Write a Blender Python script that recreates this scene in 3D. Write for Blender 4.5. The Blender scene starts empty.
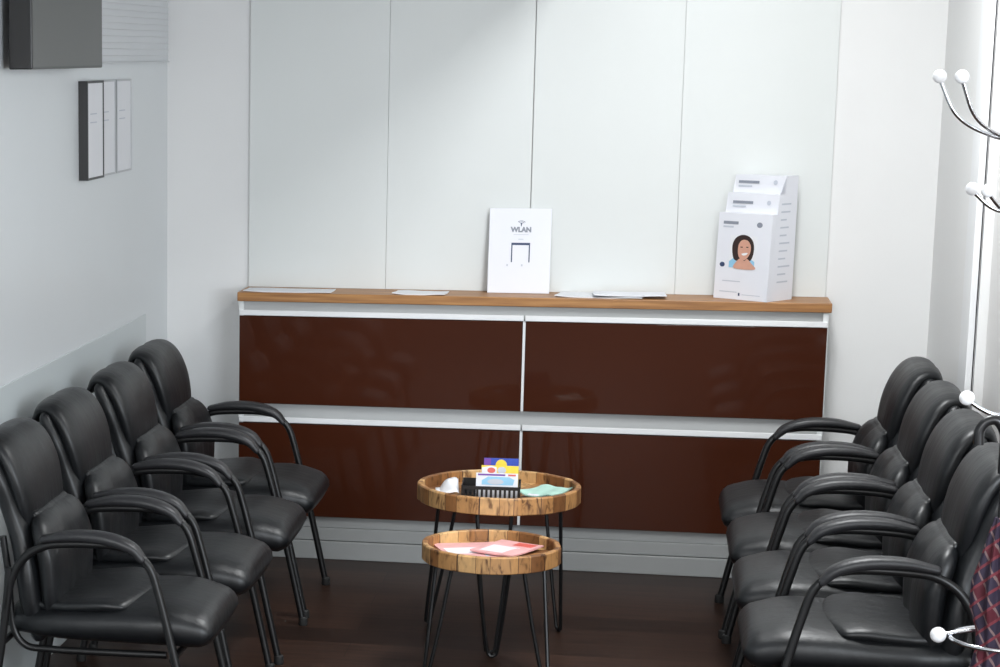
import bpy, bmesh, math, random
from mathutils import Vector, Matrix
random.seed(7)
S = bpy.context.scene
PI = math.pi

# ---------------------------------------------------------------- camera, light, exposure
def aim(o, loc, R, U, F):
    m = Matrix(((R[0], U[0], -F[0], loc[0]), (R[1], U[1], -F[1], loc[1]), (R[2], U[2], -F[2], loc[2]), (0, 0, 0, 1)))
    o.matrix_world = m
cd = bpy.data.cameras.new('camera'); cam = bpy.data.objects.new('camera', cd); S.collection.objects.link(cam)
aim(cam, (1.6376, -9.1117, 2.0506), (0.96955, 0.24482, -0.00639), (-0.03881, 0.17938, 0.98301), (-0.24181, 0.95283, -0.18342))
cd.sensor_width = 36; cd.lens = 2263.94 * 36 / 1000
cd.shift_x = 0.41992; cd.shift_y = 0.1454
cd.clip_start = 0.05
S.camera = cam
vs = S.view_settings
vs.view_transform = 'Standard'; vs.look = 'None'; vs.gamma = 1; vs.use_curve_mapping = False
vs.exposure = 0.85
S.display_settings.display_device = 'sRGB'

w = bpy.data.worlds.new('world'); S.world = w; w.use_nodes = True
w.node_tree.nodes['Background'].inputs[0].default_value = (1.0, 0.985, 0.955, 1)
w.node_tree.nodes['Background'].inputs[1].default_value = 0.60

def area(name, loc, rot, sx, sy, power, color=(1, 1, 1)):
    l = bpy.data.lights.new(name, 'AREA'); l.shape = 'RECTANGLE'; l.size = sx; l.size_y = sy
    l.energy = power; l.color = color
    o = bpy.data.objects.new(name, l); o.location = loc; o.rotation_euler = rot; S.collection.objects.link(o)
    return o
# ceiling panel lamp of the alcove (right half, beyond the added bulkhead) and daylight from the room's windows on the right
area('ceiling_light', (1.93, -2.1, 3.07), (0, 0, 0), 0.50, 1.4, 44, (0.97, 0.99, 1.0))
area('front_fill', (0.6, -9.9, 2.3), (math.radians(86), 0, math.radians(-7)), 2.4, 1.4, 80, (0.95, 0.97, 1.0))  # added fill panel behind the camera, brightens right wall and chairs
area('daylight', (4.4, -7.4, 1.9), (math.radians(84), 0, math.radians(36)), 2.2, 1.8, 112, (0.84, 0.92, 1.0))

# ---------------------------------------------------------------- helpers
def col(o, link=True): S.collection.objects.link(o); return o
def meta(o, label=None, cat=None, group=None, kind=None):
    if label: o['label'] = label
    if cat: o['category'] = cat
    if group: o['group'] = group
    if kind: o['kind'] = kind
    return o
def empty(name, loc=(0, 0, 0), rz=0, label=None, cat=None, group=None):
    o = bpy.data.objects.new(name, None); o.empty_display_size = 0.1
    o.location = loc; o.rotation_euler = (0, 0, rz); col(o)
    return meta(o, label, cat, group)
def finish(name, bm, mats, parent=None, smooth=True, loc=None, rot=None, angle=40):
    bmesh.ops.recalc_face_normals(bm, faces=bm.faces)
    me = bpy.data.meshes.new(name)
    if not isinstance(mats, (list, tuple)): mats = [mats]
    for m in mats: me.materials.append(m)
    for f in bm.faces: f.smooth = smooth
    if smooth:
        a = math.radians(angle)
        for e in bm.edges:
            if len(e.link_faces) == 2 and e.calc_face_angle(0) > a: e.smooth = False
    bm.to_mesh(me); bm.free()
    o = bpy.data.objects.new(name, me); col(o)
    if parent: o.parent = parent
    if loc: o.location = loc
    if rot: o.rotation_euler = rot
    return o
def box(bm, x0, x1, y0, y1, z0, z1, bev=0, mi=0, M=None):
    r = bmesh.ops.create_cube(bm, size=1)
    vsn = r['verts']
    for v in vsn:
        v.co = Vector(((x0 + x1) / 2 + v.co.x * (x1 - x0), (y0 + y1) / 2 + v.co.y * (y1 - y0), (z0 + z1) / 2 + v.co.z * (z1 - z0)))
    fs = set(f for v in vsn for f in v.link_faces)
    es = set(e for v in vsn for e in v.link_edges)
    allv = set(vsn)
    if bev:
        rb = bmesh.ops.bevel(bm, geom=list(es), offset=bev, segments=2, profile=0.5, affect='EDGES')
        fs = set(rb['faces']) | set(f for f in fs if f.is_valid)
        allv = set(v for f in fs for v in f.verts)
    for f in fs: f.material_index = mi
    if M is not None:
        for v in allv: v.co = M @ v.co
    return allv
def bbox(*a, **k):
    bm = bmesh.new(); box(bm, *a, **k); return bm
def catmull(pts, n=8):
    P = [Vector(p) for p in pts]; out = []
    Q = [2 * P[0] - P[1]] + P + [2 * P[-1] - P[-2]]
    for i in range(1, len(Q) - 2):
        a, b, c, d = Q[i - 1], Q[i], Q[i + 1], Q[i + 2]
        for k in range(n):
            t = k / n
            out.append(0.5 * ((2 * b) + (c - a) * t + (2 * a - 5 * b + 4 * c - d) * t * t + (3 * b - a - 3 * c + d) * t ** 3))
    out.append(P[-1]); return out
def tube(bm, pts, r, seg=10, n=8, smooth_path=True, closed=False):
    P = catmull(pts, n) if smooth_path and not closed else [Vector(p) for p in pts]
    N = len(P); rings = []
    up = None
    for i, p in enumerate(P):
        if closed: t = (P[(i + 1) % N] - P[i - 1]).normalized()
        else: t = (P[min(i + 1, N - 1)] - P[max(i - 1, 0)]).normalized()
        if up is None:
            up = Vector((0, 0, 1)) if abs(t.z) < 0.9 else Vector((1, 0, 0))
        up = (up - t * up.dot(t)).normalized(); s = t.cross(up)
        rr = r[i * (len(r) - 1) // max(N - 1, 1)] if isinstance(r, (list, tuple)) else r
        rings.append([bm.verts.new(p + (up * math.cos(2 * PI * k / seg) + s * math.sin(2 * PI * k / seg)) * rr) for k in range(seg)])
    M = N if closed else N - 1
    for i in range(M):
        a, b = rings[i], rings[(i + 1) % N]
        for k in range(seg): bm.faces.new((a[k], a[(k + 1) % seg], b[(k + 1) % seg], b[k]))
    if not closed:
        bm.faces.new(rings[0]); bm.faces.new(rings[-1][::-1])
    return bm
def lathe(bm, prof, seg=32, c=(0, 0, 0), closed=False):
    rings = []
    for (r, z) in prof:
        rings.append([bm.verts.new((c[0] + max(r, 1e-5) * math.cos(2 * PI * k / seg), c[1] + max(r, 1e-5) * math.sin(2 * PI * k / seg), c[2] + z)) for k in range(seg)])
    pairs = list(zip(rings[:-1], rings[1:]))
    if closed: pairs.append((rings[-1], rings[0]))
    for a, b in pairs:
        for k in range(seg): bm.faces.new((a[k], a[(k + 1) % seg], b[(k + 1) % seg], b[k]))
    if not closed:
        bm.faces.new(rings[0]); bm.faces.new(rings[-1])
    return bm
def ball(bm, c, r, seg=20):
    res = bmesh.ops.create_uvsphere(bm, u_segments=seg, v_segments=seg // 2 + 2, radius=r)
    for v in res['verts']: v.co += Vector(c)
def flat(name, pts, m, parent, z=0):
    """flat printed patch: pts in the local XZ plane, lying at local y = z"""
    bm = bmesh.new()
    bm.faces.new([bm.verts.new((x, z, y)) for x, y in pts])
    return bm
def ell(cx, cy, rx, ry, n=20, a0=0, a1=2 * PI):
    return [(cx + rx * math.cos(a0 + (a1 - a0) * k / n), cy + ry * math.sin(a0 + (a1 - a0) * k / n)) for k in range(n)]

# ---------------------------------------------------------------- materials
def mat(name, color, rough=0.5, metal=0.0, spec=0.5, coat=0.0, coat_rough=0.05, bump=0.0, bscale=60, bdetail=4, var=0.0, vscale=3):
    m = bpy.data.materials.new(name); m.use_nodes = True
    nt = m.node_tree; b = nt.nodes['Principled BSDF']
    b.inputs['Base Color'].default_value = (*color, 1); b.inputs['Roughness'].default_value = rough
    b.inputs['Metallic'].default_value = metal; b.inputs['Specular IOR Level'].default_value = spec
    b.inputs['Coat Weight'].default_value = coat; b.inputs['Coat Roughness'].default_value = coat_rough
    tc = nt.nodes.new('ShaderNodeTexCoord')
    if bump:
        n = nt.nodes.new('ShaderNodeTexNoise'); n.inputs['Scale'].default_value = bscale; n.inputs['Detail'].default_value = bdetail
        bp = nt.nodes.new('ShaderNodeBump'); bp.inputs['Strength'].default_value = bump; bp.inputs['Distance'].default_value = 0.01
        nt.links.new(tc.outputs['Object'], n.inputs['Vector']); nt.links.new(n.outputs['Fac'], bp.inputs['Height'])
        nt.links.new(bp.outputs['Normal'], b.inputs['Normal'])
    if var:
        n2 = nt.nodes.new('ShaderNodeTexNoise'); n2.inputs['Scale'].default_value = vscale; n2.inputs['Detail'].default_value = 3
        r = nt.nodes.new('ShaderNodeMix'); r.data_type = 'RGBA'
        r.inputs['A'].default_value = (*[c * (1 - var) for c in color], 1); r.inputs['B'].default_value = (*[min(1, c * (1 + var)) for c in color], 1)
        nt.links.new(tc.outputs['Object'], n2.inputs['Vector']); nt.links.new(n2.outputs['Fac'], r.inputs['Factor'])
        nt.links.new(r.outputs['Result'], b.inputs['Base Color'])
    return m
def ramp(nt, cols):
    r = nt.nodes.new('ShaderNodeValToRGB'); e = r.color_ramp.elements
    while len(e) < len(cols): e.new(0.5)
    for i, (p, c) in enumerate(cols): e[i].position = p; e[i].color = (*c, 1)
    return r
M = {}
M['wall'] = mat('white_wall_paint', (0.755, 0.755, 0.75), 0.55, bump=0.05, bscale=180, var=0.02)
M['wall_left'] = mat('satin_wall_paint', (0.70, 0.73, 0.745), 0.35, bump=0.03, bscale=120, var=0.02)
M['dado'] = mat('wall_protection_sheet', (0.58, 0.625, 0.635), 0.3, var=0.02)
M['panel'] = mat('lacquered_white_panel', (0.672, 0.695, 0.685), 0.35, var=0.015, vscale=2)
M['trim'] = mat('white_lacquer', (0.74, 0.75, 0.76), 0.35, var=0.01)
M['ceiling'] = mat('ceiling_white', (0.8, 0.8, 0.78), 0.8, var=0.01)
M['door'] = mat('beige_door_lacquer', (0.62, 0.61, 0.60), 0.4, var=0.02)
M['leather'] = mat('black_leather', (0.0040, 0.0048, 0.0060), 0.42, spec=0.50, bump=0.25, bscale=22, bdetail=6, var=0.2, vscale=20)
nt_ = M['leather'].node_tree; nz = [n for n in nt_.nodes if n.type == 'TEX_NOISE'][0]
mp_ = nt_.nodes.new('ShaderNodeMapping'); mp_.inputs['Scale'].default_value = (0.8, 1.6, 0.45)
nt_.links.new(nt_.nodes['Texture Coordinate'].outputs['Object'], mp_.inputs['Vector']); nt_.links.new(mp_.outputs[0], nz.inputs['Vector'])
M['leather_pad'] = mat('armrest_pad_black', (0.016, 0.016, 0.018), 0.42, spec=0.5, bump=0.12, bscale=60, var=0.1)
M['black_metal'] = mat('black_powder_coated_tube', (0.006, 0.006, 0.0065), 0.35, spec=0.4, var=0.1, vscale=15)
M['rubber'] = mat('black_rubber', (0.01, 0.01, 0.01), 0.7, var=0.1)
M['chrome'] = mat('chrome', (0.62, 0.63, 0.66), 0.12, metal=1, var=0.03)
M['white_ball'] = mat('white_knob_plastic', (0.86, 0.86, 0.87), 0.25, var=0.02)
M['alu'] = mat('white_aluminium_profile', (0.78, 0.79, 0.8), 0.3, metal=0.0, var=0.02)
M['channel'] = mat('grey_channel', (0.42, 0.43, 0.43), 0.4, var=0.05)
M['cab_side'] = mat('white_melamine', (0.68, 0.7, 0.7), 0.4, var=0.02)
M['plinth'] = mat('grey_plinth', (0.29, 0.30, 0.30), 0.45, var=0.06, vscale=4)
M['brown'] = mat('brown_gloss_lacquer', (0.047, 0.0115, 0.0045), 0.35, spec=0.06, coat=0.22, coat_rough=0.04, var=0.12, vscale=1.5)
M['paper'] = mat('white_paper', (0.78, 0.79, 0.82), 0.6, var=0.02)
M['holder'] = mat('printed_white_card', (0.76, 0.77, 0.82), 0.4, var=0.02)
M['ink'] = mat('dark_navy_ink', (0.03, 0.05, 0.12), 0.5, var=0.1)
M['grey_ink'] = mat('grey_ink', (0.25, 0.27, 0.32), 0.5, var=0.1)
M['pale_ink'] = mat('pale_grey_ink', (0.52, 0.55, 0.62), 0.5, var=0.05)
M['skin'] = mat('printed_skin', (0.62, 0.33, 0.24), 0.5, var=0.1, vscale=60)
M['hair'] = mat('printed_dark_hair', (0.03, 0.015, 0.012), 0.5, var=0.2)
M['sky'] = mat('printed_sky_blue', (0.28, 0.55, 0.75), 0.5, var=0.15, vscale=30)
M['blue'] = mat('print_royal_blue', (0.02, 0.06, 0.42), 0.35, var=0.2, vscale=40)
M['yellow'] = mat('print_yellow', (0.85, 0.62, 0.05), 0.4, var=0.15, vscale=40)
M['red'] = mat('print_coral_red', (0.65, 0.12, 0.10), 0.4, var=0.2, vscale=40)
M['purple'] = mat('print_purple', (0.16, 0.05, 0.36), 0.4, var=0.2)
M['mint'] = mat('print_mint_green', (0.42, 0.66, 0.57), 0.4, var=0.3, vscale=14)
M['pink'] = mat('print_pale_pink', (0.78, 0.42, 0.42), 0.4, var=0.3, vscale=18)
M['plastic'] = mat('black_plastic', (0.008, 0.008, 0.009), 0.35, var=0.1)
M['screen'] = mat('dark_screen_glass', (0.07, 0.07, 0.066), 0.35, spec=0.6, var=0.05)
M['tv_side'] = mat('black_tv_casing', (0.006, 0.006, 0.006), 0.3, var=0.1)
M['blind'] = mat('white_blind_slat', (0.66, 0.68, 0.7), 0.45, var=0.03)
M['silver'] = mat('brushed_silver_frame', (0.5, 0.51, 0.53), 0.35, metal=0.6, var=0.05)
M['frame_black'] = mat('black_frame_wood', (0.012, 0.012, 0.013), 0.4, var=0.1)

def wood_counter():
    m = bpy.data.materials.new('oiled_beech_worktop'); m.use_nodes = True; nt = m.node_tree; b = nt.nodes['Principled BSDF']
    tc = nt.nodes.new('ShaderNodeTexCoord'); mp = nt.nodes.new('ShaderNodeMapping'); mp.inputs['Scale'].default_value = (2.0, 30, 40)
    n = nt.nodes.new('ShaderNodeTexNoise'); n.inputs['Scale'].default_value = 2.2; n.inputs['Detail'].default_value = 5
    r = ramp(nt, [(0.3, (0.25, 0.105, 0.028)), (0.55, (0.37, 0.17, 0.050)), (0.75, (0.46, 0.235, 0.080))])
    nt.links.new(tc.outputs['Object'], mp.inputs['Vector']); nt.links.new(mp.outputs[0], n.inputs['Vector'])
    nt.links.new(n.outputs['Fac'], r.inputs[0]); nt.links.new(r.outputs[0], b.inputs['Base Color'])
    b.inputs['Roughness'].default_value = 0.42
    return m
M['counter'] = wood_counter()
def floor_mat():
    m = bpy.data.materials.new('dark_wood_laminate'); m.use_nodes = True; nt = m.node_tree; b = nt.nodes['Principled BSDF']
    tc = nt.nodes.new('ShaderNodeTexCoord')
    br = nt.nodes.new('ShaderNodeTexBrick'); br.inputs['Scale'].default_value = 1.0
    br.inputs['Brick Width'].default_value = 1.3; br.inputs['Row Height'].default_value = 0.19; br.inputs['Mortar Size'].default_value = 0.0015
    br.inputs['Color1'].default_value = (0.018, 0.0098, 0.0072, 1); br.inputs['Color2'].default_value = (0.040, 0.0215, 0.0155, 1); br.inputs['Mortar'].default_value = (0.008, 0.005, 0.004, 1)
    mp = nt.nodes.new('ShaderNodeMapping'); mp.inputs['Scale'].default_value = (1.6, 22, 1)
    n = nt.nodes.new('ShaderNodeTexNoise'); n.inputs['Scale'].default_value = 2.5; n.inputs['Detail'].default_value = 6; n.inputs['Distortion'].default_value = 0.6
    r = ramp(nt, [(0.3, (0.55, 0.55, 0.55)), (0.75, (1.5, 1.4, 1.3))])
    mx = nt.nodes.new('ShaderNodeMix'); mx.data_type = 'RGBA'; mx.blend_type = 'MULTIPLY'; mx.inputs['Factor'].default_value = 1
    nt.links.new(tc.outputs['Object'], br.inputs['Vector']); nt.links.new(tc.outputs['Object'], mp.inputs['Vector'])
    nt.links.new(mp.outputs[0], n.inputs['Vector']); nt.links.new(n.outputs['Fac'], r.inputs[0])
    nt.links.new(br.outputs['Color'], mx.inputs['A']); nt.links.new(r.outputs[0], mx.inputs['B'])
    nt.links.new(mx.outputs['Result'], b.inputs['Base Color']); b.inputs['Roughness'].default_value = 0.38
    b.inputs['Specular IOR Level'].default_value = 0.17
    return m
M['floor'] = floor_mat()
def stave_mat(name, count, off):
    m = bpy.data.materials.new(name); m.use_nodes = True; nt = m.node_tree; b = nt.nodes['Principled BSDF']; L = nt.links.new
    tc = nt.nodes.new('ShaderNodeTexCoord'); sp = nt.nodes.new('ShaderNodeSeparateXYZ'); L(tc.outputs['Object'], sp.inputs[0])
    def mth(op, a, bb=None):
        q = nt.nodes.new('ShaderNodeMath'); q.operation = op
        for i, v in enumerate((a, bb)):
            if v is None: continue
            if isinstance(v, (int, float)): q.inputs[i].default_value = v
            else: L(v, q.inputs[i])
        return q.outputs[0]
    a = mth('ARCTAN2', sp.outputs['Y'], sp.outputs['X']); a = mth('MULTIPLY', a, count / (2 * PI)); a = mth('ADD', a, 100 + off); a = mth('ADD', a, mth('MULTIPLY', mth('SINE', mth('MULTIPLY', a, 2.4)), 0.22))
    fl = mth('FLOOR', a); fr = mth('FRACT', a)
    wn = nt.nodes.new('ShaderNodeTexWhiteNoise'); wn.noise_dimensions = '1D'; L(fl, wn.inputs['W'])
    r = ramp(nt, [(0.0, (0.15, 0.060, 0.020)), (0.25, (0.33, 0.155, 0.055)), (0.65, (0.48, 0.265, 0.105)), (1.0, (0.66, 0.44, 0.22))]); L(wn.outputs['Value'], r.inputs[0])
    mp = nt.nodes.new('ShaderNodeMapping'); mp.inputs['Scale'].default_value = (1, 1, 0.35); L(tc.outputs['Object'], mp.inputs['Vector'])
    n = nt.nodes.new('ShaderNodeTexNoise'); n.inputs['Scale'].default_value = 45; n.inputs['Detail'].default_value = 5; n.inputs['Distortion'].default_value = 1.2; L(mp.outputs[0], n.inputs['Vector'])
    r2 = ramp(nt, [(0.32, (0.22, 0.16, 0.12)), (0.46, (0.92, 0.90, 0.86)), (0.8, (1.25, 1.2, 1.1))]); L(n.outputs['Fac'], r2.inputs[0])
    mx = nt.nodes.new('ShaderNodeMix'); mx.data_type = 'RGBA'; mx.blend_type = 'MULTIPLY'; mx.inputs['Factor'].default_value = 1
    L(r.outputs[0], mx.inputs['A']); L(r2.outputs[0], mx.inputs['B'])
    gap = mth('LESS_THAN', fr, 0.035)
    mx2 = nt.nodes.new('ShaderNodeMix'); mx2.data_type = 'RGBA'; L(gap, mx2.inputs['Factor']); L(mx.outputs['Result'], mx2.inputs['A']); mx2.inputs['B'].default_value = (0.05, 0.02, 0.01, 1)
    L(mx2.outputs['Result'], b.inputs['Base Color']); b.inputs['Roughness'].default_value = 0.5
    return m
M['stave_tall'] = stave_mat('rustic_wood_staves_tall', 26, 0.3)
M['stave_low'] = stave_mat('rustic_wood_staves_low', 22, 0.1)
def plaid():
    m = bpy.data.materials.new('red_tartan_fabric'); m.use_nodes = True; nt = m.node_tree; b = nt.nodes['Principled BSDF']; L = nt.links.new
    tc = nt.nodes.new('ShaderNodeTexCoord'); cur = None
    base = (0.07, 0.004, 0.012, 1); prev = None
    for i, (rot, sc, c, th) in enumerate(((0.5, 5, (0.02, 0.012, 0.03, 1), 0.62), (-0.9, 5, (0.02, 0.012, 0.03, 1), 0.62), (0.5, 10, (0.16, 0.10, 0.10, 1), 0.95), (-0.9, 10, (0.14, 0.02, 0.03, 1), 0.9))):
        mp = nt.nodes.new('ShaderNodeMapping'); mp.inputs['Rotation'].default_value = (0, rot, 0.3); L(tc.outputs['Object'], mp.inputs['Vector'])
        wv = nt.nodes.new('ShaderNodeTexWave'); wv.inputs['Scale'].default_value = sc; L(mp.outputs[0], wv.inputs['Vector'])
        q = nt.nodes.new('ShaderNodeMath'); q.operation = 'GREATER_THAN'; q.inputs[1].default_value = th; L(wv.outputs['Fac'], q.inputs[0])
        mx = nt.nodes.new('ShaderNodeMix'); mx.data_type = 'RGBA'; L(q.outputs[0], mx.inputs['Factor'])
        if prev is None: mx.inputs['A'].default_value = base
        else: L(prev, mx.inputs['A'])
        mx.inputs['B'].default_value = c; prev = mx.outputs['Result']
    L(prev, b.inputs['Base Color']); b.inputs['Roughness'].default_value = 0.8
    return m
M['plaid'] = plaid()

def struct(name, bm, m, smooth=False): return meta(finish(name, bm, m, smooth=smooth), kind='structure')

# ---------------------------------------------------------------- setting
XL, XR, YB, ZC = -0.35, 2.69, 0.24, 3.12
W = 2.30
struct('floor', bbox(-0.5, 6.0, -10.5, 0.45, -0.1, 0), M['floor'])
struct('wall_back', bbox(XL - 0.15, XR + 0.15, YB, YB + 0.15, 0, ZC), M['wall'])
struct('wall_left', bbox(XL - 0.15, XL, -10.5, YB, 0, ZC), M['wall_left'])
# right wall with a door opening, ending where the alcove meets the hall
DY0, DY1, DZ = -2.02, -1.12, 2.45
bm = bmesh.new()
box(bm, XR, XR + 0.15, DY1, YB, 0, ZC); box(bm, XR, XR + 0.15, -2.9, DY0, 0, ZC); box(bm, XR, XR + 0.15, DY0, DY1, DZ, ZC)
box(bm, XR + 0.15, 4.6, -2.9, -2.75, 0, ZC)
struct('wall_right', bm, M['wall'])
struct('ceiling', bbox(-0.5, 4.6, -6.5, 0.4, ZC, ZC + 0.1), M['ceiling'])
struct('trim_5', bbox(XL, 1.36, -6.5, YB, 2.47, ZC - 0.001), M['wall'])          # unseen bulkhead added over the left half to shade the back wall
# door casing and leaf in right wall
bm = bmesh.new()
for (a, b_, d) in ((-1.12, -0.80, 0.012), (-1.12, -1.02, 0.028)): box(bm, XR - d, XR - 0.0005, a, b_, 0, DZ + 0.08, bev=0.004)
box(bm, XR - 0.028, XR - 0.0005, DY0 - 0.1, DY0, 0, DZ + 0.08, bev=0.004); box(bm, XR - 0.028, XR - 0.0005, DY0, DY1, DZ, DZ + 0.08, bev=0.004)
struct('trim_6', bm, M['trim'])
struct('door_1', bbox(XR + 0.03, XR + 0.07, DY0 + 0.004, DY1 - 0.004, 0.006, DZ - 0.004, bev=0.003), M['door'])
# lower protection sheet on left wall
struct('trim_7', bbox(XL + 0.0005, XL + 0.006, -6.0, -0.20, 0, 1.025, bev=0.002), M['dado'])
# four tall white panels over the worktop
seams = [0.0, 0.571, 1.149, 1.724, 2.30]
for i in range(4):
    struct('trim_%d' % (i + 1), bbox(seams[i] + (0.002 if i == 2 else 0.0006), seams[i + 1] - (0.002 if i == 1 else 0.0006), YB - 0.014, YB - 0.0005, 1.1005, ZC - 0.001 if i > 1 else 2.468, bev=0.0005), M['panel'])

# ---------------------------------------------------------------- cabinet
cab = empty('cabinet', (W / 2, 0, 0), 0, 'long brown and white wall cabinet with four glossy brown fronts along the back wall', 'cabinet')
def C(bm, name, m, smooth=True, parent=cab):
    for v in bm.verts: v.co.x -= W / 2
    return finish(name, bm, m, parent, smooth)
YK = YB - 0.001
bm = bmesh.new()
box(bm, 0.0, 0.02, 0.004, YK, 0, 1.062); box(bm, W - 0.02, W, 0.004, YK, 0, 1.062); box(bm, 0.02, W - 0.02, YK - 0.01, YK, 0, 1.062)
box(bm, 0.02, W - 0.02, 0.03, YK - 0.01, 1.03, 1.06); box(bm, W / 2 - 0.01, W / 2 + 0.01, 0.03, YK - 0.01, 0.18, 1.03); box(bm, 0.02, W - 0.02, 0.03, YK - 0.01, 0.60, 0.64)
C(bm, 'body', M['cab_side'], False)
bm = bmesh.new(); box(bm, 0.02, W - 0.02, 0.022, 0.029, 1.0, 1.062); box(bm, 0.02, W - 0.02, 0.022, 0.029, 0.56, 0.645)
C(bm, 'recessed_channel', M['channel'], False)
for z0, z1 in ((1.006, 1.028), (0.566, 0.588)):
    for x0, x1 in ((0.003, W / 2 - 0.003), (W / 2 + 0.003, W - 0.003)):
        bm = bmesh.new(); box(bm, x0, x1, -0.004, 0.012, z0, z1, bev=0.002)
        C(bm, 'handle_rail', M['alu'], False)
for z0, z1 in ((0.643, 1.004), (0.178, 0.562)):
    for x0, x1 in ((0.003, W / 2 - 0.006), (W / 2 + 0.006, W - 0.003)):
        bm = bmesh.new(); box(bm, x0, x1, 0.0, 0.019, z0, z1, bev=0.0015)
        C(bm, 'drawer_front', M['brown'], False)
for z0, z1 in ((0.643, 1.004), (0.178, 0.562)):
    bm = bmesh.new(); box(bm, W / 2 - 0.005, W / 2 + 0.005, 0.004, 0.021, z0, z1)
    C(bm, 'divider_strip', M['alu'])
bm = bmesh.new(); box(bm, 0.021, W - 0.021, 0.014, 0.03, 0.133, 0.177); box(bm, 0.021, W - 0.021, 0.006, 0.028, 0.079, 0.131, bev=0.002)
C(bm, 'plinth', M['plinth'], False)
bm = bmesh.new(); box(bm, 0.021, W - 0.021, 0.0, 0.024, 0.0, 0.076, bev=0.003)
C(bm, 'plinth_board', M['plinth'], False)
ct = bbox(-0.006, W + 0.010, -0.006, YB - 0.001, 1.0635, 1.1, bev=0.003)
meta(finish('countertop', ct, M['counter'], smooth=False), 'warm light-brown wooden worktop on top of the brown cabinet', 'countertop')

# ---------------------------------------------------------------- chairs
def loft(bm, st, N=44, p=4.0, seam=0.0, capend=True):
    """st: stations (x, z, half width, half thickness); cross-sections square to the spine, width along Y"""
    rings = []; n = len(st)
    for i, (x, z, wv, t) in enumerate(st):
        a = Vector(st[max(i - 1, 0)][:2]); b = Vector(st[min(i + 1, n - 1)][:2]); T = (b - a).normalized(); Nn = Vector((T.y, -T.x))
        ring = []
        for k in range(N):
            th = 2 * PI * k / N; c, s = math.cos(th), math.sin(th)
            u = math.copysign(abs(c) ** (2 / p), c); q = math.copysign(abs(s) ** (2 / 2.6), s)
            tt = t
            if seam and s > 0: tt = t * (1 - seam * math.exp(-(u * wv / 0.006) ** 2)) + 0.0
            ring.append(bm.verts.new((x + Nn.x * q * tt, u * wv, z + Nn.y * q * tt)))
        rings.append(ring)
    for a, b in zip(rings[:-1], rings[1:]):
        for k in range(N): bm.faces.new((a[k], a[(k + 1) % N], b[(k + 1) % N], b[k]))
    bm.faces.new(rings[0]); bm.faces.new(rings[-1])
    return bm
def dens(st, n=5):
    P = [Vector(s) for s in st]; out = []
    Q = [2 * P[0] - P[1]] + P + [2 * P[-1] - P[-2]]
    for i in range(1, len(Q) - 2):
        a, b, c, d = Q[i - 1], Q[i], Q[i + 1], Q[i + 2]
        for k in range(n):
            t = k / n; v = 0.5 * ((2 * b) + (c - a) * t + (2 * a - 5 * b + 4 * c - d) * t * t + (3 * b - a - 3 * c + d) * t ** 3)
            v[2] = max(v[2], 0.004); v[3] = max(v[3], 0.003); out.append(tuple(v))
    out.append(tuple(P[-1])); return out
def rounded(st, r=0.03):
    """adds closing stations that round both ends of a padded loft"""
    def end(p, q, sgn):
        a = Vector(p[:2]); T = (a - Vector(q[:2])).normalized(); out = []
        for k in (0.35, 0.65, 0.87, 1.0):
            f = math.sqrt(max(0, 1 - k * k)); c = a + T * r * k
            out.append((c.x, c.y, p[2] - 0.7 * r * (1 - f) - (0.006 if k == 1 else 0), max(0.002, p[3] * f)))
        return out
    return end(st[0], st[1], -1)[::-1] + list(st) + end(st[-1], st[-2], 1)
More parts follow.
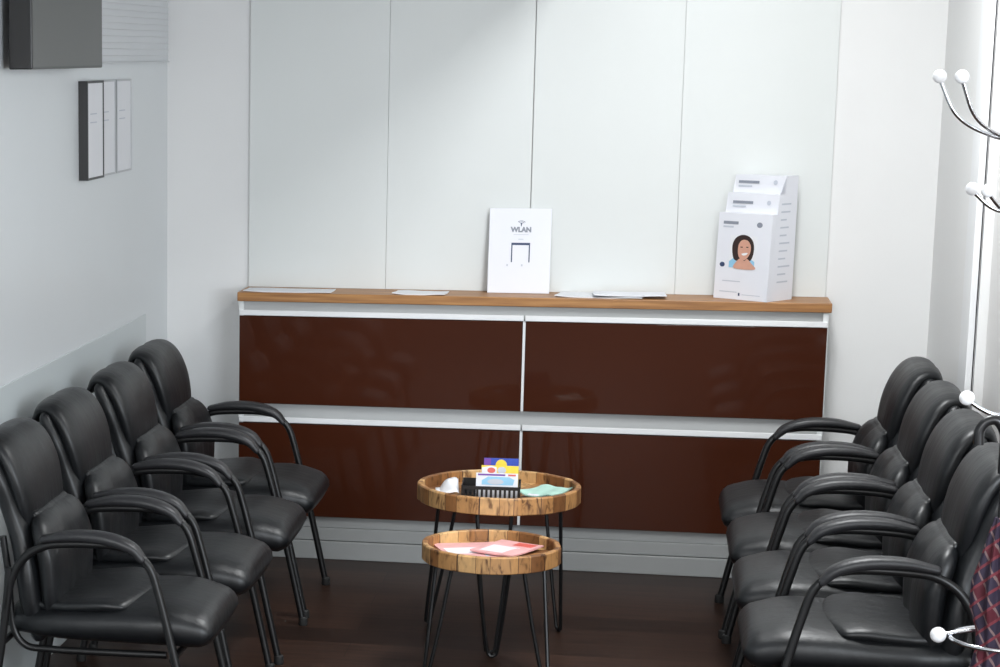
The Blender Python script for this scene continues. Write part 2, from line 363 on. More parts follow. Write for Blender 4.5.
def make_chair():
    t = empty('waiting_chair', (0, 0, 0), 0)
    # seat base with waterfall front
    st = dens([(-0.215, 0.425, 0.215, 0.050), (-0.10, 0.427, 0.245, 0.060), (0.10, 0.434, 0.256, 0.069), (0.22, 0.435, 0.255, 0.071), (0.30, 0.424, 0.240, 0.064)])
    bm = bmesh.new(); loft(bm, rounded(st, 0.058)[::-1], p=3.4)
    finish('seat', bm, M['leather'], t)
    st = dens([(-0.19, 0.478, 0.200, 0.024), (-0.08, 0.480, 0.225, 0.029), (0.04, 0.490, 0.236, 0.030), (0.105, 0.488, 0.230, 0.024)])
    bm = bmesh.new(); loft(bm, rounded(st, 0.030)[::-1], p=4.0)
    for v in bm.verts:
        if v.co.x > 0.0: v.co.x -= 0.9 * abs(v.co.y) ** 2 * (v.co.x) / 0.13 - 0.012 * v.co.x / 0.13
    finish('seat_cushion', bm, M['leather'], t)
    # rear shell of the back
    st = dens([(-0.178, 0.390, 0.185, 0.034), (-0.186, 0.46, 0.222, 0.044), (-0.196, 0.56, 0.235, 0.046), (-0.214, 0.66, 0.225, 0.044), (-0.244, 0.75, 0.222, 0.040), (-0.272, 0.84, 0.236, 0.038), (-0.304, 0.91, 0.228, 0.034)])
    bm = bmesh.new(); loft(bm, rounded(st, 0.035), p=4.2)
    finish('backrest', bm, M['leather'], t)
    # lower (lumbar) cushion
    st = dens([(-0.132, 0.425, 0.195, 0.030), (-0.128, 0.50, 0.224, 0.041), (-0.131, 0.60, 0.236, 0.045), (-0.142, 0.650, 0.236, 0.044), (-0.156, 0.690, 0.228, 0.040), (-0.170, 0.718, 0.208, 0.031), (-0.180, 0.735, 0.176, 0.020)])
    bm = bmesh.new(); loft(bm, rounded(st, 0.016), p=3.4, seam=0.35)
    finish('lumbar_cushion', bm, M['leather'], t)
    # upper cushion, wraps over the top like a hood
    st = dens([(-0.206, 0.715, 0.190, 0.034), (-0.213, 0.77, 0.208, 0.037), (-0.229, 0.84, 0.222, 0.038), (-0.256, 0.905, 0.222, 0.036), (-0.290, 0.942, 0.212, 0.033), (-0.330, 0.945, 0.198, 0.026), (-0.352, 0.915, 0.188, 0.017)])
    bm = bmesh.new(); loft(bm, rounded(st, 0.022), p=3.2, seam=0.12)
    finish('head_cushion', bm, M['leather'], t)
    for s in (-1, 1):
        y = s * 0.268
        yf = s * 0.276
        bm = bmesh.new()
        tube(bm, [(0.335, yf, 0.012), (0.302, yf, 0.16), (0.256, s * 0.272, 0.36), (0.210, y, 0.54), (0.180, y, 0.625), (0.128, y, 0.672)], 0.0125)
        leg = finish('leg', bm, M['black_metal'], t)
        cap = finish('foot_cap', lathe(bmesh.new(), [(0.0155, 0), (0.017, 0.004), (0.016, 0.028), (0.012, 0.032)], 14, (0.336, yf, 0.0)), M['rubber'], leg)
        bm = bmesh.new()
        tube(bm, [(0.128, y, 0.672), (0.06, y, 0.681), (-0.06, y, 0.679), (-0.13, y, 0.668), (-0.188, y, 0.630), (-0.226, y, 0.565), (-0.243, y, 0.48)], 0.0125)
        finish('arm_tube', bm, M['black_metal'], t)
        bm = bmesh.new(); tube(bm, [(-0.232, y, 0.60), (-0.243, y, 0.48), (-0.272, y, 0.28), (-0.320, y, 0.012)], 0.0125)
        leg = finish('leg', bm, M['black_metal'], t)
        finish('foot_cap', lathe(bmesh.new(), [(0.0155, 0), (0.017, 0.004), (0.016, 0.028), (0.012, 0.032)], 14, (-0.321, y, 0.0)), M['rubber'], leg)
        # padded armrest, flattened capsule bent along the arm
        bm = bmesh.new()
        st = dens([(-0.125, 0.691, 0.021, 0.011), (-0.05, 0.703, 0.028, 0.016), (0.03, 0.703, 0.031, 0.018), (0.09, 0.692, 0.031, 0.018), (0.134, 0.673, 0.028, 0.016), (0.160, 0.646, 0.023, 0.012)])
        loft(bm, rounded(st, 0.014)[::-1], N=20, p=2.6)
        for v in bm.verts: v.co.y += y
        finish('armrest', bm, M['leather_pad'], t)
        # seat and back rail
        ys = s * 0.205
        bm = bmesh.new(); tube(bm, [(0.22, ys, 0.350), (0.05, ys, 0.348), (-0.13, ys, 0.348), (-0.205, ys, 0.358), (-0.242, ys, 0.42), (-0.252, ys, 0.56), (-0.268, ys, 0.68)], 0.011)
        finish('seat_rail', bm, M['black_metal'], t)
    for x, z, yy in ((0.250, 0.352, 0.270), (-0.262, 0.370, 0.266)):
        bm = bmesh.new(); tube(bm, [(x, -yy, z), (x, 0, z), (x, yy, z)], 0.010)
        finish('cross_bar', bm, M['black_metal'], t)
    return t
def dup(root, loc, rz, label):
    r = root.copy(); col(r); r.location = loc; r.rotation_euler = (0, 0, rz); r['label'] = label
    for ch in root.children:
        c = ch.copy(); col(c); c.parent = r
        for g in ch.children:
            d = g.copy(); col(d); d.parent = c
    return r
chair = make_chair(); chair['category'] = 'chair'
GL, GR = 'black leather waiting chairs along the left wall', 'black leather waiting chairs along the right wall'
chair['label'] = 'black leather waiting chair in the left row nearest the brown cabinet, farthest from the viewer'
chair['group'] = GL; chair.location = (0.10, -0.73, 0)
LEFT = [(0.11, -1.39, 0.0, 'black leather waiting chair in the left row, second from the brown cabinet'),
        (0.095, -2.05, -0.01, 'black leather waiting chair in the left row, third from the brown cabinet'),
        (0.10, -2.71, 0.0, 'black leather waiting chair in the left row closest to the viewer, fourth from the cabinet')]
RIGHT = [(2.265, -0.70, 0.0, 'black leather waiting chair in the right row nearest the brown cabinet, farthest from the viewer'),
         (2.275, -1.32, 0.0, 'black leather waiting chair in the right row, second from the brown cabinet'),
         (2.275, -1.95, 0.0, 'black leather waiting chair in the right row, third from the brown cabinet'),
         (2.275, -2.58, 0.0, 'black leather waiting chair in the right row beside the chrome coat stand')]
for x, y, r, l in LEFT: dup(chair, (x, y, 0), r, l)['group'] = GL
for x, y, r, l in RIGHT: dup(chair, (x, y, 0), PI + r, l)['group'] = GR

# ---------------------------------------------------------------- tables
def table(name, c, R, ztop, hh, legs, m, label, count, spread):
    t = empty(name, (c[0], c[1], 0), 0, label, 'table', 'round wooden tray tables between the chairs')
    t.rotation_euler = (0, 0, 0)
    bm = bmesh.new(); seg = count * 5; z0, z1 = ztop - hh, ztop
    jit = [random.uniform(-0.0028, 0.0028) for _ in range(count)]
    prof = [(0, z0 + 0.012), (0, z0), (-0.001, z0)]
    rin = R - 0.019
    ring = []
    pr = [(R - 0.003, z0), (R, z0 + 0.003), (R, z1 - 0.004), (R - 0.003, z1), (rin + 0.003, z1), (rin, z1 - 0.003), (rin, z0 + 0.022), (rin, z0)]
    for k in range(seg):
        a = 2 * PI * k / seg; j = jit[int((a * count / (2 * PI)) + 0.001) % count] 
        if pr: ring.append([bm.verts.new(((r + j) * math.cos(a), (r + j) * math.sin(a), z)) for r, z in pr])
    n = len(pr)
    for k in range(seg):
        A, B = ring[k], ring[(k + 1) % seg]
        for q in range(n): bm.faces.new((A[q], A[(q + 1) % n], B[(q + 1) % n], B[q]))
    finish('rim', bm, m, t, angle=25)
    finish('tray_bottom', lathe(bmesh.new(), [(rin + 0.008, z0 + 0.004), (rin + 0.008, z0 + 0.02)], 64), m, t, False)
    for a, rb in zip(legs, spread):
        # hairpin leg: a bent rod, two arms meeting in a rounded foot
        ca, sa = math.cos(a), math.sin(a)
        def P(r, s, z): return (r * ca - s * sa, r * sa + s * ca, z)
        rt = R * 0.74
        pts = [P(rt, -0.060, z0), P(rt + (rb - rt) * 0.5, -0.040, z0 * 0.5), P(rb - 0.002, -0.018, 0.035), P(rb, -0.010, 0.012), P(rb, 0, 0.0068), P(rb, 0.010, 0.012), P(rb - 0.002, 0.018, 0.035), P(rt + (rb - rt) * 0.5, 0.040, z0 * 0.5), P(rt, 0.060, z0)]
        lg = finish('leg', tube(bmesh.new(), pts, 0.0065, 8, 5), M['black_metal'], t)
        bm = bmesh.new(); box(bm, -0.015, 0.02, -0.065, 0.065, z0 - 0.003, z0, M=Matrix.Rotation(a, 4, 'Z') @ Matrix.Translation((rt, 0, 0)))
        finish('mounting_plate', bm, M['black_metal'], lg, False)
    return t
TT = (1.140, -1.13); LT = (1.150, -1.63)
table('tray_table', TT, 0.284, 0.558, 0.060, [math.radians(150), math.radians(30), math.radians(270)], M['stave_tall'], 'taller round wooden tray table on black hairpin legs holding the black letter tray', 26, (0.290, 0.250, 0.250))
table('tray_table', LT, 0.228, 0.449, 0.057, [math.radians(90), math.radians(210), math.radians(330)], M['stave_low'], 'lower round wooden tray table on black hairpin legs with pink magazines, in front', 22, (0.203, 0.225, 0.225))
zt = 0.558 - 0.060 + 0.021; zl = 0.449 - 0.057 + 0.021

# letter tray with comb-shaped front
tx, ty = 1.116, -1.185
tr = empty('letter_tray', (tx, ty, zt), 0.03, 'small black plastic tray with comb-like front on the taller round table', 'tray')
bm = bmesh.new(); hw, hd = 0.101, 0.06
box(bm, -hw, hw, -hd, hd, 0.0, 0.004); box(bm, -hw, hw, hd - 0.004, hd, 0.004, 0.056); box(bm, -hw, -hw + 0.004, -hd, hd, 0.004, 0.050); box(bm, hw - 0.004, hw, -hd, hd, 0.004, 0.050)
box(bm, -hw, hw, -hd, -hd + 0.004, 0.036, 0.048)
finish('tray_body', bm, M['plastic'], tr, False)
bm = bmesh.new()
for k in range(13): box(bm, -hw + 0.004 + k * 0.0158, -hw + 0.012 + k * 0.0158, -hd, -hd + 0.004, 0.004, 0.036)
finish('comb_front', bm, M['plastic'], tr, False)
def card(name, x, y, z, wd, hg, lean, rz, base, patches, label, cat, group=None, th=0.004):
    """upright printed booklet; patches are (points, material) printed on the front"""
    t = bpy.data.objects.new(name, None); t.location = (x, y, z); t.rotation_euler = (-lean, 0, rz); col(t); meta(t, label, cat, group)
    finish('cover', bbox(-wd / 2, wd / 2, 0, th, 0, hg), base, t, False)
    for i, (nm, pts, mm) in enumerate(patches):
        finish(nm, flat(nm, pts, mm, t, -0.0004 - 0.0002 * i), mm, t, False)
    return t
rc = lambda a, b, c, d: [(a, c), (b, c), (b, d), (a, d)]
card('booklet', tx + 0.030, ty + 0.040, zt + 0.005, 0.120, 0.126, 0.05, 0.03, M['blue'], [('yellow_disc', ell(0.0, 0.101, 0.020, 0.021), M['yellow']), ('violet_patch', rc(-0.0596, -0.036, 0.08, 0.125), M['purple'])], 'blue booklet with a yellow disc standing rearmost in the black tray', 'booklet', 'booklets in the black tray')
card('booklet', tx + 0.028, ty + 0.008, zt + 0.005, 0.128, 0.105, 0.08, 0.03, M['yellow'], [('cream_patch', [(-0.063, 0.07), (-0.010, 0.07), (-0.012, 0.099), (-0.03, 0.104), (-0.063, 0.097)], M['holder']), ('red_patch', ell(-0.030, 0.088, 0.014, 0.010), M['red']), ('grey_patch', ell(0.006, 0.089, 0.015, 0.012), M['pale_ink'])], 'yellow booklet with red print standing in the middle of the black tray', 'booklet', 'booklets in the black tray')
card('booklet', tx + 0.022, ty - 0.046, zt + 0.005, 0.144, 0.088, 0.06, 0.03, M['holder'], [('purple_band', rc(-0.066, 0.028, 0.079, 0.085), M['purple']), ('coral_band', rc(0.038, 0.064, 0.079, 0.085), M['red']), ('sky_patch', [(-0.052, 0.047), (0.055, 0.047), (0.060, 0.066), (0.042, 0.075), (-0.03, 0.076), (-0.052, 0.062)], M['sky']), ('grey_oval', ell(-0.005, 0.058, 0.028, 0.010), M['pale_ink'])], 'white booklet with sky-blue picture and purple band at the front of the black tray', 'booklet', 'booklets in the black tray')

def sheet(name, x, y, z, wd, dp, rz, m, label, cat, th=0.003, curl=0.0, group=None, patches=(), nx=14):
    t = empty(name, (x, y, z), rz, label, cat, group)
    bm = bmesh.new(); top = []; bot = []
    ny = 8
    for j in range(ny + 1):
        for i in range(nx + 1):
            u = i / nx - 0.5; v = j / ny - 0.5
            zz = curl * (math.sin(u * 7 + v * 3 + 1) * 0.5 + 0.5) * (abs(u) * 2) ** 1.5
            top.append(bm.verts.new((u * wd, v * dp, zz + th))); bot.append(bm.verts.new((u * wd, v * dp, zz)))
    q = nx + 1
    for j in range(ny):
        for i in range(nx):
            a = j * q + i
            bm.faces.new((top[a], top[a + 1], top[a + q + 1], top[a + q])); bm.faces.new((bot[a], bot[a + q], bot[a + q + 1], bot[a + 1]))
    for i in range(nx):
        bm.faces.new((top[i], bot[i], bot[i + 1], top[i + 1])); a = ny * q + i; bm.faces.new((top[a], top[a + 1], bot[a + 1], bot[a]))
    for j in range(ny):
        a = j * q; bm.faces.new((top[a], top[a + q], bot[a + q], bot[a])); a = j * q + nx; bm.faces.new((top[a], bot[a], bot[a + q], top[a + q]))
    finish('sheet', bm, m, t, True, angle=50)
    for nm, (px, py, sx, sy), mm in patches:
        finish(nm, bbox(px - sx / 2, px + sx / 2, py - sy / 2, py + sy / 2, th + 0.0002, th + 0.0006), mm, t, False)
    return t
# crumpled white leaflet, left on taller table
t = empty('paper_leaflet', (0.985, -1.185, zt), 0.1, 'crumpled white paper leaflet at the left of the taller round table', 'leaflet')
bm = bmesh.new(); g = []
for j in range(9):
    row = []
    for i in range(11):
        u, v = i / 10, j / 8
        x = -0.062 + 0.080 * u; y = -0.07 + 0.17 * v + 0.01 * u
        z = 0.006 + 0.125 * max(0, u - 0.2) * (0.4 + 0.6 * v) * (1.25 - u) + 0.006 * math.sin(5 * u + 3 * v) ** 2 + 0.004 * abs(math.sin(3 * u - 4 * v))
        row.append(bm.verts.new((x, y, z)))
    g.append(row)
for j in range(8):
    for i in range(10): bm.faces.new((g[j][i], g[j][i + 1], g[j + 1][i + 1], g[j + 1][i]))
o = finish('sheet', bm, M['paper'], t, True, angle=25)
md = o.modifiers.new('thickness', 'SOLIDIFY'); md.thickness = 0.002
sheet('notebook', 1.335, -1.205, zt, 0.07, 0.13, -0.55, M['plastic'], 'dark thin notebook under the mint brochure on the taller round table', 'notebook', 0.012)
sheet('brochure', 1.302, -1.125, zt + 0.0125, 0.120, 0.200, -0.35, M['mint'], 'pale mint green brochure at the right of the taller round table', 'brochure', 0.004, 0.018, patches=(('white_stripe', (0.0, -0.085, 0.08, 0.03), M['holder']),))
sheet('magazine', 1.09, -1.62, zl, 0.21, 0.24, 0.35, M['pink'], 'pale pink magazine lying at the left of the lower round table', 'magazine', 0.006, 0.004, 'magazines on the lower table', (('white_panel', (-0.02, 0.0, 0.14, 0.09), M['paper']), ('grey_caption', (0.05, -0.08, 0.06, 0.03), M['pale_ink'])))
sheet('magazine', 1.20, -1.60, zl + 0.0105, 0.16, 0.21, -0.45, M['pink'], 'pink magazine with a red corner lying on top on the lower round table', 'magazine', 0.005, 0.003, 'magazines on the lower table', (('red_corner', (0.03, 0.07, 0.07, 0.05), M['red']), ('white_panel', (-0.01, -0.03, 0.10, 0.10), M['holder'])))

# ---------------------------------------------------------------- things on the worktop
zc = 1.1
G = 'loose papers on the wooden worktop'
sheet('paper_sheet', 0.195, 0.085, zc, 0.36, 0.14, -0.02, M['paper'], 'long white paper lying at the left end of the wooden worktop', 'paper', 0.003, 0.004, G)
sheet('paper_sheet', 0.73, 0.085, zc, 0.21, 0.14, -0.06, M['paper'], 'white paper on the worktop midway between the left end and the sign', 'paper', 0.003, 0.006, G)
sheet('paper_sheet', 1.44, 0.115, zc, 0.34, 0.18, -0.10, M['paper'], 'white paper right of the sign, lower one of the two overlapping', 'paper', 0.003, 0.006, G)
sheet('paper_sheet', 1.55, 0.10, zc + 0.0095, 0.28, 0.16, 0.06, M['holder'], 'white paper lying on top of another sheet between the sign and the brochure holder', 'paper', 0.003, 0.004, G)

def text_mesh(name, body, size, m, parent, x, z, y=-0.001, align='CENTER', bold=0.0):
    cu = bpy.data.curves.new(name, 'FONT'); cu.body = body; cu.size = size; cu.align_x = align; cu.extrude = 0.0002; cu.offset = bold
    tmp = bpy.data.objects.new('tmp_text', cu); col(tmp)
    bpy.context.view_layer.update()
    me = bpy.data.meshes.new_from_object(tmp.evaluated_get(bpy.context.evaluated_depsgraph_get()))
    bpy.data.objects.remove(tmp); bpy.data.curves.remove(cu)
    me.name = name; me.materials.clear(); me.materials.append(m)
    o = bpy.data.objects.new(name, me); col(o); o.parent = parent; o.location = (x, y, z); o.rotation_euler = (PI / 2, 0, 0)
    return o
# WLAN sign: sheet in clear stand leaning on the panels
sg = bpy.data.objects.new('sign', None); sg.location = (1.113, 0.155, zc + 0.001); sg.rotation_euler = (-0.12, 0, 0.0); col(sg)
meta(sg, 'white portrait sign reading WLAN with a phone drawing, standing on the worktop against the wall', 'sign')
finish('panel', bbox(-0.123, 0.123, 0, 0.006, 0, 0.340, bev=0.001), M['holder'], sg, False)
text_mesh('heading_text', 'WLAN', 0.027, M['grey_ink'], sg, 0.004, 0.246, bold=0.0016)
# radio-wave pictogram
bm = bmesh.new()
for r in (0.007, 0.013, 0.019):
    a = ell(0.004, 0.276, r, r * 0.8, 10, math.radians(35), math.radians(150)); b = ell(0.004, 0.276, r - 0.0022, (r - 0.0022) * 0.8, 10, math.radians(35), math.radians(150))
    for i in range(9): bm.faces.new([bm.verts.new((p[0], -0.0008, p[1])) for p in (a[i], a[i + 1], b[i + 1], b[i])])
bm.faces.new([bm.verts.new((p[0], -0.0008, p[1])) for p in ((0.001, 0.280), (0.007, 0.280), (0.005, 0.268), (0.003, 0.268))])
finish('radio_wave_symbol', bm, M['ink'], sg, False)
bm = bmesh.new()
for a, b, c, d in ((-0.033, 0.041, 0.193, 0.202), (-0.033, -0.0285, 0.124, 0.193), (0.0365, 0.041, 0.124, 0.193)):
    bm.faces.new([bm.verts.new((x, -0.0008, z)) for x, z in rc(a, b, c, d)])
finish('phone_drawing', bm, M['ink'], sg, False)
bm = bmesh.new()
for a, b, c, d in ((-0.026, 0.034, 0.234, 0.236), (-0.006, 0.014, 0.215, 0.218), (-0.050, -0.044, 0.108, 0.116), (0.008, 0.014, 0.108, 0.116)):
    bm.faces.new([bm.verts.new((x, -0.0008, z)) for x, z in rc(a, b, c, d)])
finish('small_print', bm, M['pale_ink'], sg, False)

# brochure holder, three stepped pockets, turned to the left
A = Vector((1.872, 0.135)); B = Vector((2.066, -0.012)); fw = (B - A).length; ang = math.atan2(B.y - A.y, B.x - A.x)
bh = empty('brochure_holder', (A.x, A.y, zc + 0.0005), ang, 'white stepped cardboard brochure holder with a smiling woman picture at the right of the worktop', 'brochure holder')
lean = 0.016
prof = [(0, 0), (0.166, 0), (0.172, 0.480), (0.096, 0.480), (0.088, 0.412), (0.058, 0.410), (0.050, 0.335), (lean, 0.335)]
bm = bmesh.new()
L0 = [bm.verts.new((0.30 * max(0, y - lean), y - 0.20 * max(0, y - lean), z)) for y, z in prof]; L1 = [bm.verts.new((fw, y, z)) for y, z in prof]
for i in range(len(prof)): j = (i + 1) % len(prof); bm.faces.new((L0[i], L0[j], L1[j], L1[i]))
bmesh.ops.triangulate(bm, faces=[bm.faces.new(L0), bm.faces.new(L1[::-1])])
finish('holder_body', bm, M['holder'], bh, False)
# front print lies on the leaning front face
KS = 0.335 / 0.352
fr = bpy.data.objects.new('front_print', bpy.data.meshes.new('front_print')); fr.data.materials.append(M['pale_ink'])
bmf = bmesh.new()
for pts in (rc(0.022, 0.09, 0.028, 0.032), rc(0.11, 0.18, 0.02, 0.023), rc(0.03, 0.10, 0.072, 0.076)):
    bmf.faces.new([bmf.verts.new((x, -0.0006, z)) for x, z in pts])
bmf.to_mesh(fr.data); bmf.free(); col(fr); fr.parent = bh
tilt = -math.atan2(lean, 0.335); fr.rotation_euler = (tilt, 0, 0); fr.scale = (1.18, 1, KS)
def soft(pts, n=5):
    c = [Vector((p[0], p[1], 0)) for p in pts]; N = len(c); out = []
    for i in range(N):
        a, b, d, e = c[i - 1], c[i], c[(i + 1) % N], c[(i + 2) % N]
        for k in range(n):
            t = k / n; q = 0.5 * ((2 * b) + (d - a) * t + (2 * a - 5 * b + 4 * d - e) * t * t + (3 * b - a - 3 * d + e) * t ** 3); out.append((q.x, q.y))
    return out
def fp(name, pts, m, d=0.0010, parent=fr):
    if name.startswith('photo') and name not in ('photo_backdrop', 'photo_shirt'):
        pts = soft([((x - 0.102) * 1.12 + 0.104, (y - 0.13) * 1.12 + 0.128) for x, y in pts])
    return finish(name, flat(name, pts, m, None, -d), m, parent, False)
fp('title_print', rc(0.020, 0.078, 0.306, 0.318), M['grey_ink']); fp('subtitle_print', rc(0.020, 0.060, 0.292, 0.299), M['pale_ink']); fp('round_mark', ell(0.160, 0.308, 0.011, 0.011), M['grey_ink'])
fp('photo_backdrop', rc(0.052, 0.156, 0.128, 0.262), M['paper']); fp('photo_shirt', [(0.052, 0.130), (0.150, 0.130), (0.150, 0.158), (0.125, 0.175), (0.075, 0.175), (0.052, 0.155)], M['sky'], 0.0013)
fp('photo_hair', [(0.066, 0.180), (0.064, 0.215), (0.074, 0.240), (0.095, 0.252), (0.118, 0.248), (0.134, 0.230), (0.139, 0.200), (0.134, 0.170), (0.122, 0.158), (0.078, 0.158)], M['hair'], 0.0016)
fp('photo_face', [(0.084, 0.190), (0.086, 0.218), (0.098, 0.234), (0.116, 0.232), (0.127, 0.214), (0.127, 0.190), (0.118, 0.170), (0.104, 0.160), (0.090, 0.170)], M['skin'], 0.0019)
fp('photo_hand', [(0.074, 0.130), (0.146, 0.130), (0.132, 0.152), (0.118, 0.166), (0.108, 0.158), (0.098, 0.168), (0.084, 0.158)], M['skin'], 0.0022)
fp('photo_smile', [(0.098, 0.184), (0.118, 0.188), (0.113, 0.180), (0.103, 0.178)], M['paper'], 0.0024)
bm = bmesh.new()
for a, b, c, d in ((0.093, 0.102, 0.213, 0.217), (0.115, 0.124, 0.214, 0.218)): bm.faces.new([bm.verts.new((x, -0.0025, z)) for x, z in rc(a, b, c, d)])
finish('photo_eyes', bm, M['hair'], fr, False)
fp('dark_emblem', ell(0.026, 0.140, 0.010, 0.010), M['ink']); fp('bottom_mark', rc(0.096, 0.102, 0.016, 0.028), M['ink'])
# upper tier faces: prints follow the slightly twisted card faces
for y, z0, y1 in ((0.050, 0.335, 0.058), (0.088, 0.412, 0.096)):
    hgt = 0.075 if z0 < 0.4 else 0.068
    def onface(x, z):
        yy = y + (y1 - y) * (z - z0) / hgt
        return (x, yy - 0.20 * (yy - lean) * (1 - x / fw) - 0.0035, z)
    for nm, pts, m_ in (('title_line', rc(0.04, 0.13, z0 + 0.036, z0 + 0.046), M['grey_ink']), ('subtitle_line', rc(0.04, 0.10, z0 + 0.022, z0 + 0.028), M['pale_ink']), ('round_mark', ell(0.200, z0 + 0.042, 0.009, 0.009, 14), M['pale_ink'])):
        bm = bmesh.new(); bm.faces.new([bm.verts.new(onface(*p)) for p in pts]); finish(nm, bm, m_, bh, False)
# printed lines down the right side
for k in range(11):
    bm = bmesh.new(); z = 0.07 + k * 0.030; a, b = 0.060 + 0.001 * k, 0.105 + random.uniform(0, 0.035)
    bm.faces.new([bm.verts.new((fw + 0.0006, yy, zz)) for yy, zz in ((a, z), (b, z), (b, z + 0.006), (a, z + 0.006))])
    finish('side_print', bm, M['pale_ink'], bh, False)

# ---------------------------------------------------------------- left wall things
def wall_frame(y0, y1, z0, z1, m, bw, dep, label, glass):
    t = empty('picture_frame', (XL, (y0 + y1) / 2, z0), 0, label, 'picture frame', 'framed sheets on the left wall')
    h = z1 - z0; hw_ = (y1 - y0) / 2; bm = bmesh.new()
    box(bm, 0.0006, dep, -hw_, -hw_ + bw, 0, h); box(bm, 0.0006, dep, hw_ - bw, hw_, 0, h)
    box(bm, 0.0006, dep, -hw_ + bw, hw_ - bw, 0, bw); box(bm, 0.0006, dep, -hw_ + bw, hw_ - bw, h - bw, h)
    finish('frame', bm, m, t, False)
    finish('sheet', bbox(0.0008, dep - 0.003, -hw_ + bw, hw_ - bw, bw, h - bw), M['paper'], t, False)
    bm = bmesh.new()
    for k in range(2): box(bm, dep - 0.0029, dep - 0.0026, -hw_ * 0.6, hw_ * 0.2, 0.20 + k * 0.03, 0.204 + k * 0.03)
    finish('printed_lines', bm, M['pale_ink'], t, False)
    return t
wall_frame(-1.27, -1.025, 1.617, 1.965, M['frame_black'], 0.008, 0.034, 'black-framed white sheet on the left wall, nearest the television', None)
wall_frame(-1.005, -0.755, 1.617, 1.965, M['silver'], 0.007, 0.014, 'thin silver-framed sheet on the left wall, middle of the three frames', None)
wall_frame(-0.735, -0.490, 1.617, 1.965, M['silver'], 0.007, 0.014, 'thin silver-framed sheet on the left wall, nearest the corner', None)
# television, parallel to the left wall
tv = empty('television', (XL, -1.70, 2.012), 0, 'wall-mounted black television with dark grey screen on the left wall', 'television')
TX0, TX1, TYa, TYb = 0.03, 0.105, -0.56, 0.36
finish('casing', bbox(TX0, TX1, TYa, TYb, 0, 0.62, bev=0.004), M['tv_side'], tv, False)
finish('screen', bbox(TX1 - 0.0005, TX1 + 0.001, TYa + 0.006, TYb - 0.008, 0.008, 0.612), M['screen'], tv, False)
finish('wall_bracket', bbox(0.0005, TX0 + 0.001, -0.15, 0.15, 0.15, 0.45), M['black_metal'], tv, False)
# blinds high on the left wall, one on either side of the television
def blind(yc, L, label):
    bl = empty('window_blind', (XL, yc, 2.03), 0, label, 'blind', 'slatted blinds high on the left wall')
    bm = bmesh.new(); pr = []
    for k in range(13): pr += [(0.010, 0.001 + k * 0.024), (0.0125, 0.001 + k * 0.024 + 0.021)]
    va = [bm.verts.new((x, -L, z)) for x, z in pr]; vb = [bm.verts.new((x, L, z)) for x, z in pr]
    vc = [bm.verts.new((x - 0.003, -L, z)) for x, z in pr]; vd = [bm.verts.new((x - 0.003, L, z)) for x, z in pr]
    for i in range(len(pr) - 1):
        bm.faces.new((va[i], va[i + 1], vb[i + 1], vb[i])); bm.faces.new((vc[i], vd[i], vd[i + 1], vc[i + 1]))
        bm.faces.new((va[i], vc[i], vc[i + 1], va[i + 1])); bm.faces.new((vb[i], vb[i + 1], vd[i + 1], vd[i]))
    bm.faces.new((va[0], vb[0], vd[0], vc[0])); bm.faces.new((va[-1], vc[-1], vd[-1], vb[-1]))
    finish('slats', bm, M['blind'], bl, False)
    finish('bottom_rail', bbox(0.005, 0.018, -L, L, -0.006, 0.0, bev=0.001), M['blind'], bl, False)
    finish('head_rail', bbox(0.001, 0.028, -L, L, 0.312, 0.345, bev=0.002), M['blind'], bl, False)
blind(-0.525, 0.725, 'white slatted blind high on the left wall between television and corner')
blind(-3.10, 0.80, 'white slatted blind on the left wall at the left picture edge, left of the television')

# ---------------------------------------------------------------- coat stand
SX, SY = 2.525, -3.2
cs = empty('coat_stand', (SX, SY, 0), 0, 'chrome coat stand with curved hooks tipped by white balls at the right edge', 'coat stand')
bm = bmesh.new(); tube(bm, [(0, 0, 0.03), (0, 0, 0.7), (0, 0, 1.3), (0, 0, 1.90)], 0.012, 14)
finish('pole', bm, M['chrome'], cs)
def hook(pts, ballc, r=0.005, br=0.0185):
    h = finish('hook', tube(bmesh.new(), pts, r, 10), M['chrome'], cs)
    bm = bmesh.new(); ball(bm, ballc, br); finish('ball_tip', bm, M['white_ball'], h, angle=80)
for k, a in enumerate((180, 206, 247, 322, 20, 82)):
    a = math.radians(a); c, s = math.cos(a), math.sin(a); R_ = 0.232 if k != 1 else 0.214
    hook([(0.010 * c, 0.010 * s, 1.832), (R_ * 0.45 * c, R_ * 0.45 * s, 1.848), (R_ * 0.80 * c, R_ * 0.80 * s, 1.895), (R_ * c, R_ * s, 1.985)], (R_ * c, R_ * s, 1.990), br=0.0165)
for a in (182, 215, 302, 62):
    a = math.radians(a); c, s = math.cos(a), math.sin(a); R_ = 0.142
    hook([(0.010 * c, 0.010 * s, 1.68), (0.05 * c, 0.05 * s, 1.665), (0.095 * c, 0.095 * s, 1.675), (R_ * c, R_ * s, 1.716)], (R_ * c, R_ * s, 1.720), br=0.016)
for a in (180, 300, 60):
    a = math.radians(a); c, s = math.cos(a), math.sin(a); R_ = 0.122
    hook([(0.010 * c, 0.010 * s, 1.17), (0.05 * c, 0.05 * s, 1.165), (0.085 * c, 0.085 * s, 1.178), (R_ * c, R_ * s, 1.203)], (R_ * c, R_ * s, 1.206), 0.006)
for a in (180, 300, 60):
    a = math.radians(a); c, s = math.cos(a), math.sin(a)
    hook([(0.010 * c, 0.010 * s, 0.620), (0.07 * c, 0.07 * s, 0.617), (0.152 * c, 0.152 * s, 0.600)], (0.153 * c, 0.153 * s, 0.600), 0.0055, 0.020)
bm = bmesh.new(); tube(bm, [(0.125 * math.cos(2 * PI * k / 48), 0.125 * math.sin(2 * PI * k / 48), 0.597) for k in range(48)], 0.006, 10, closed=True)
finish('umbrella_ring', bm, M['chrome'], cs)
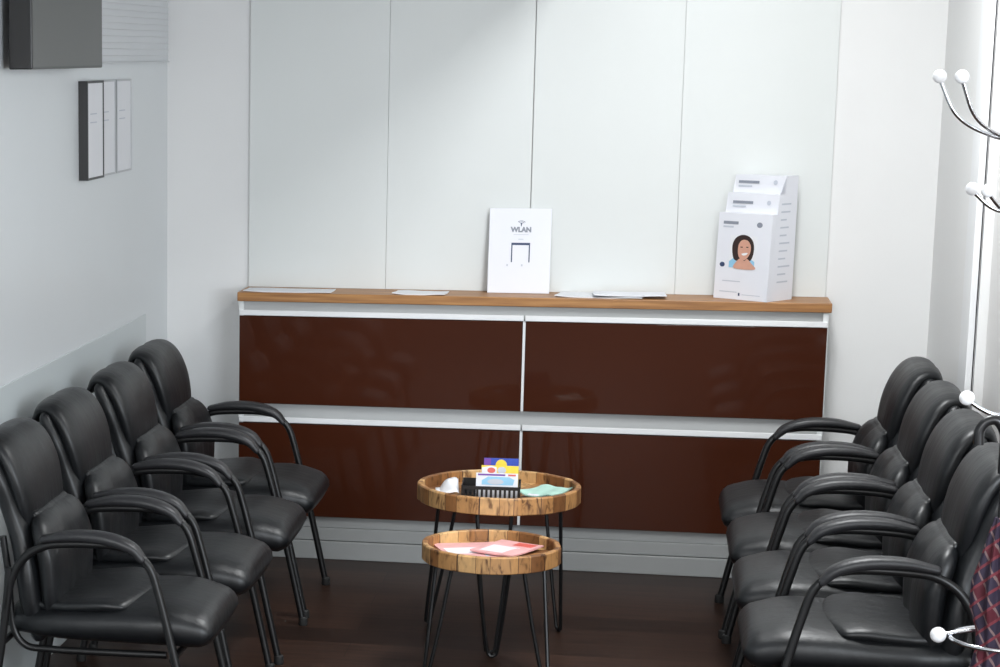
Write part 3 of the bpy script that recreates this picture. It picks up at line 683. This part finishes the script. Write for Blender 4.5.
bm = bmesh.new(); tube(bm, [(0.14 * math.cos(2 * PI * k / 48), 0.14 * math.sin(2 * PI * k / 48), 0.05) for k in range(48)], 0.006, 10, closed=True)
finish('drip_ring', bm, M['chrome'], cs)
for a in (0, 90, 180, 270):
    a = math.radians(a); c, s = math.cos(a), math.sin(a)
    finish('leg', tube(bmesh.new(), [(0.011 * c, 0.011 * s, 0.22), (0.06 * c, 0.06 * s, 0.10), (0.15 * c, 0.15 * s, 0.055), (0.22 * c, 0.22 * s, 0.008)], 0.008, 10), M['chrome'], cs)
# umbrella standing in the ring
UX, UY = SX - 0.036, SY - 0.062
um = empty('umbrella', (UX, UY, 0), 0, 'closed red tartan umbrella with black crook handle standing in the coat stand', 'umbrella')
bm = bmesh.new(); seg = 64
rings = []
for (z, r, fd) in ((0.06, 0.008, 0), (0.12, 0.014, 0.1), (0.3, 0.034, 0.25), (0.45, 0.050, 0.3), (0.53, 0.048, 0.3), (0.585, 0.036, 0.2), (0.63, 0.038, 0.2), (0.69, 0.058, 0.32), (0.75, 0.058, 0.36), (0.81, 0.040, 0.42), (0.87, 0.026, 0.45), (0.92, 0.012, 0.2)):
    rings.append([bm.verts.new((r * (1 - fd * (0.5 - 0.5 * math.cos(8 * 2 * PI * k / seg + z * 4))) * math.cos(2 * PI * k / seg), r * (1 - fd * (0.5 - 0.5 * math.cos(8 * 2 * PI * k / seg + z * 4))) * math.sin(2 * PI * k / seg), z)) for k in range(seg)])
for a, b in zip(rings[:-1], rings[1:]):
    for k in range(seg): bm.faces.new((a[k], a[(k + 1) % seg], b[(k + 1) % seg], b[k]))
bm.faces.new(rings[0]); bm.faces.new(rings[-1])
finish('canopy', bm, M['plaid'], um)
finish('shaft', tube(bmesh.new(), [(0, 0, 0.004), (0, 0, 0.5), (0, 0, 1.06)], 0.005, 10), M['black_metal'], um)
bm = bmesh.new(); tube(bm, [(0, 0, 1.03), (0, 0, 1.09), (-0.002, 0, 1.13), (-0.020, 0, 1.160), (-0.044, 0, 1.158), (-0.060, 0, 1.135), (-0.060, 0, 1.10)], 0.0125, 14)
finish('handle', bm, M['plastic'], um)
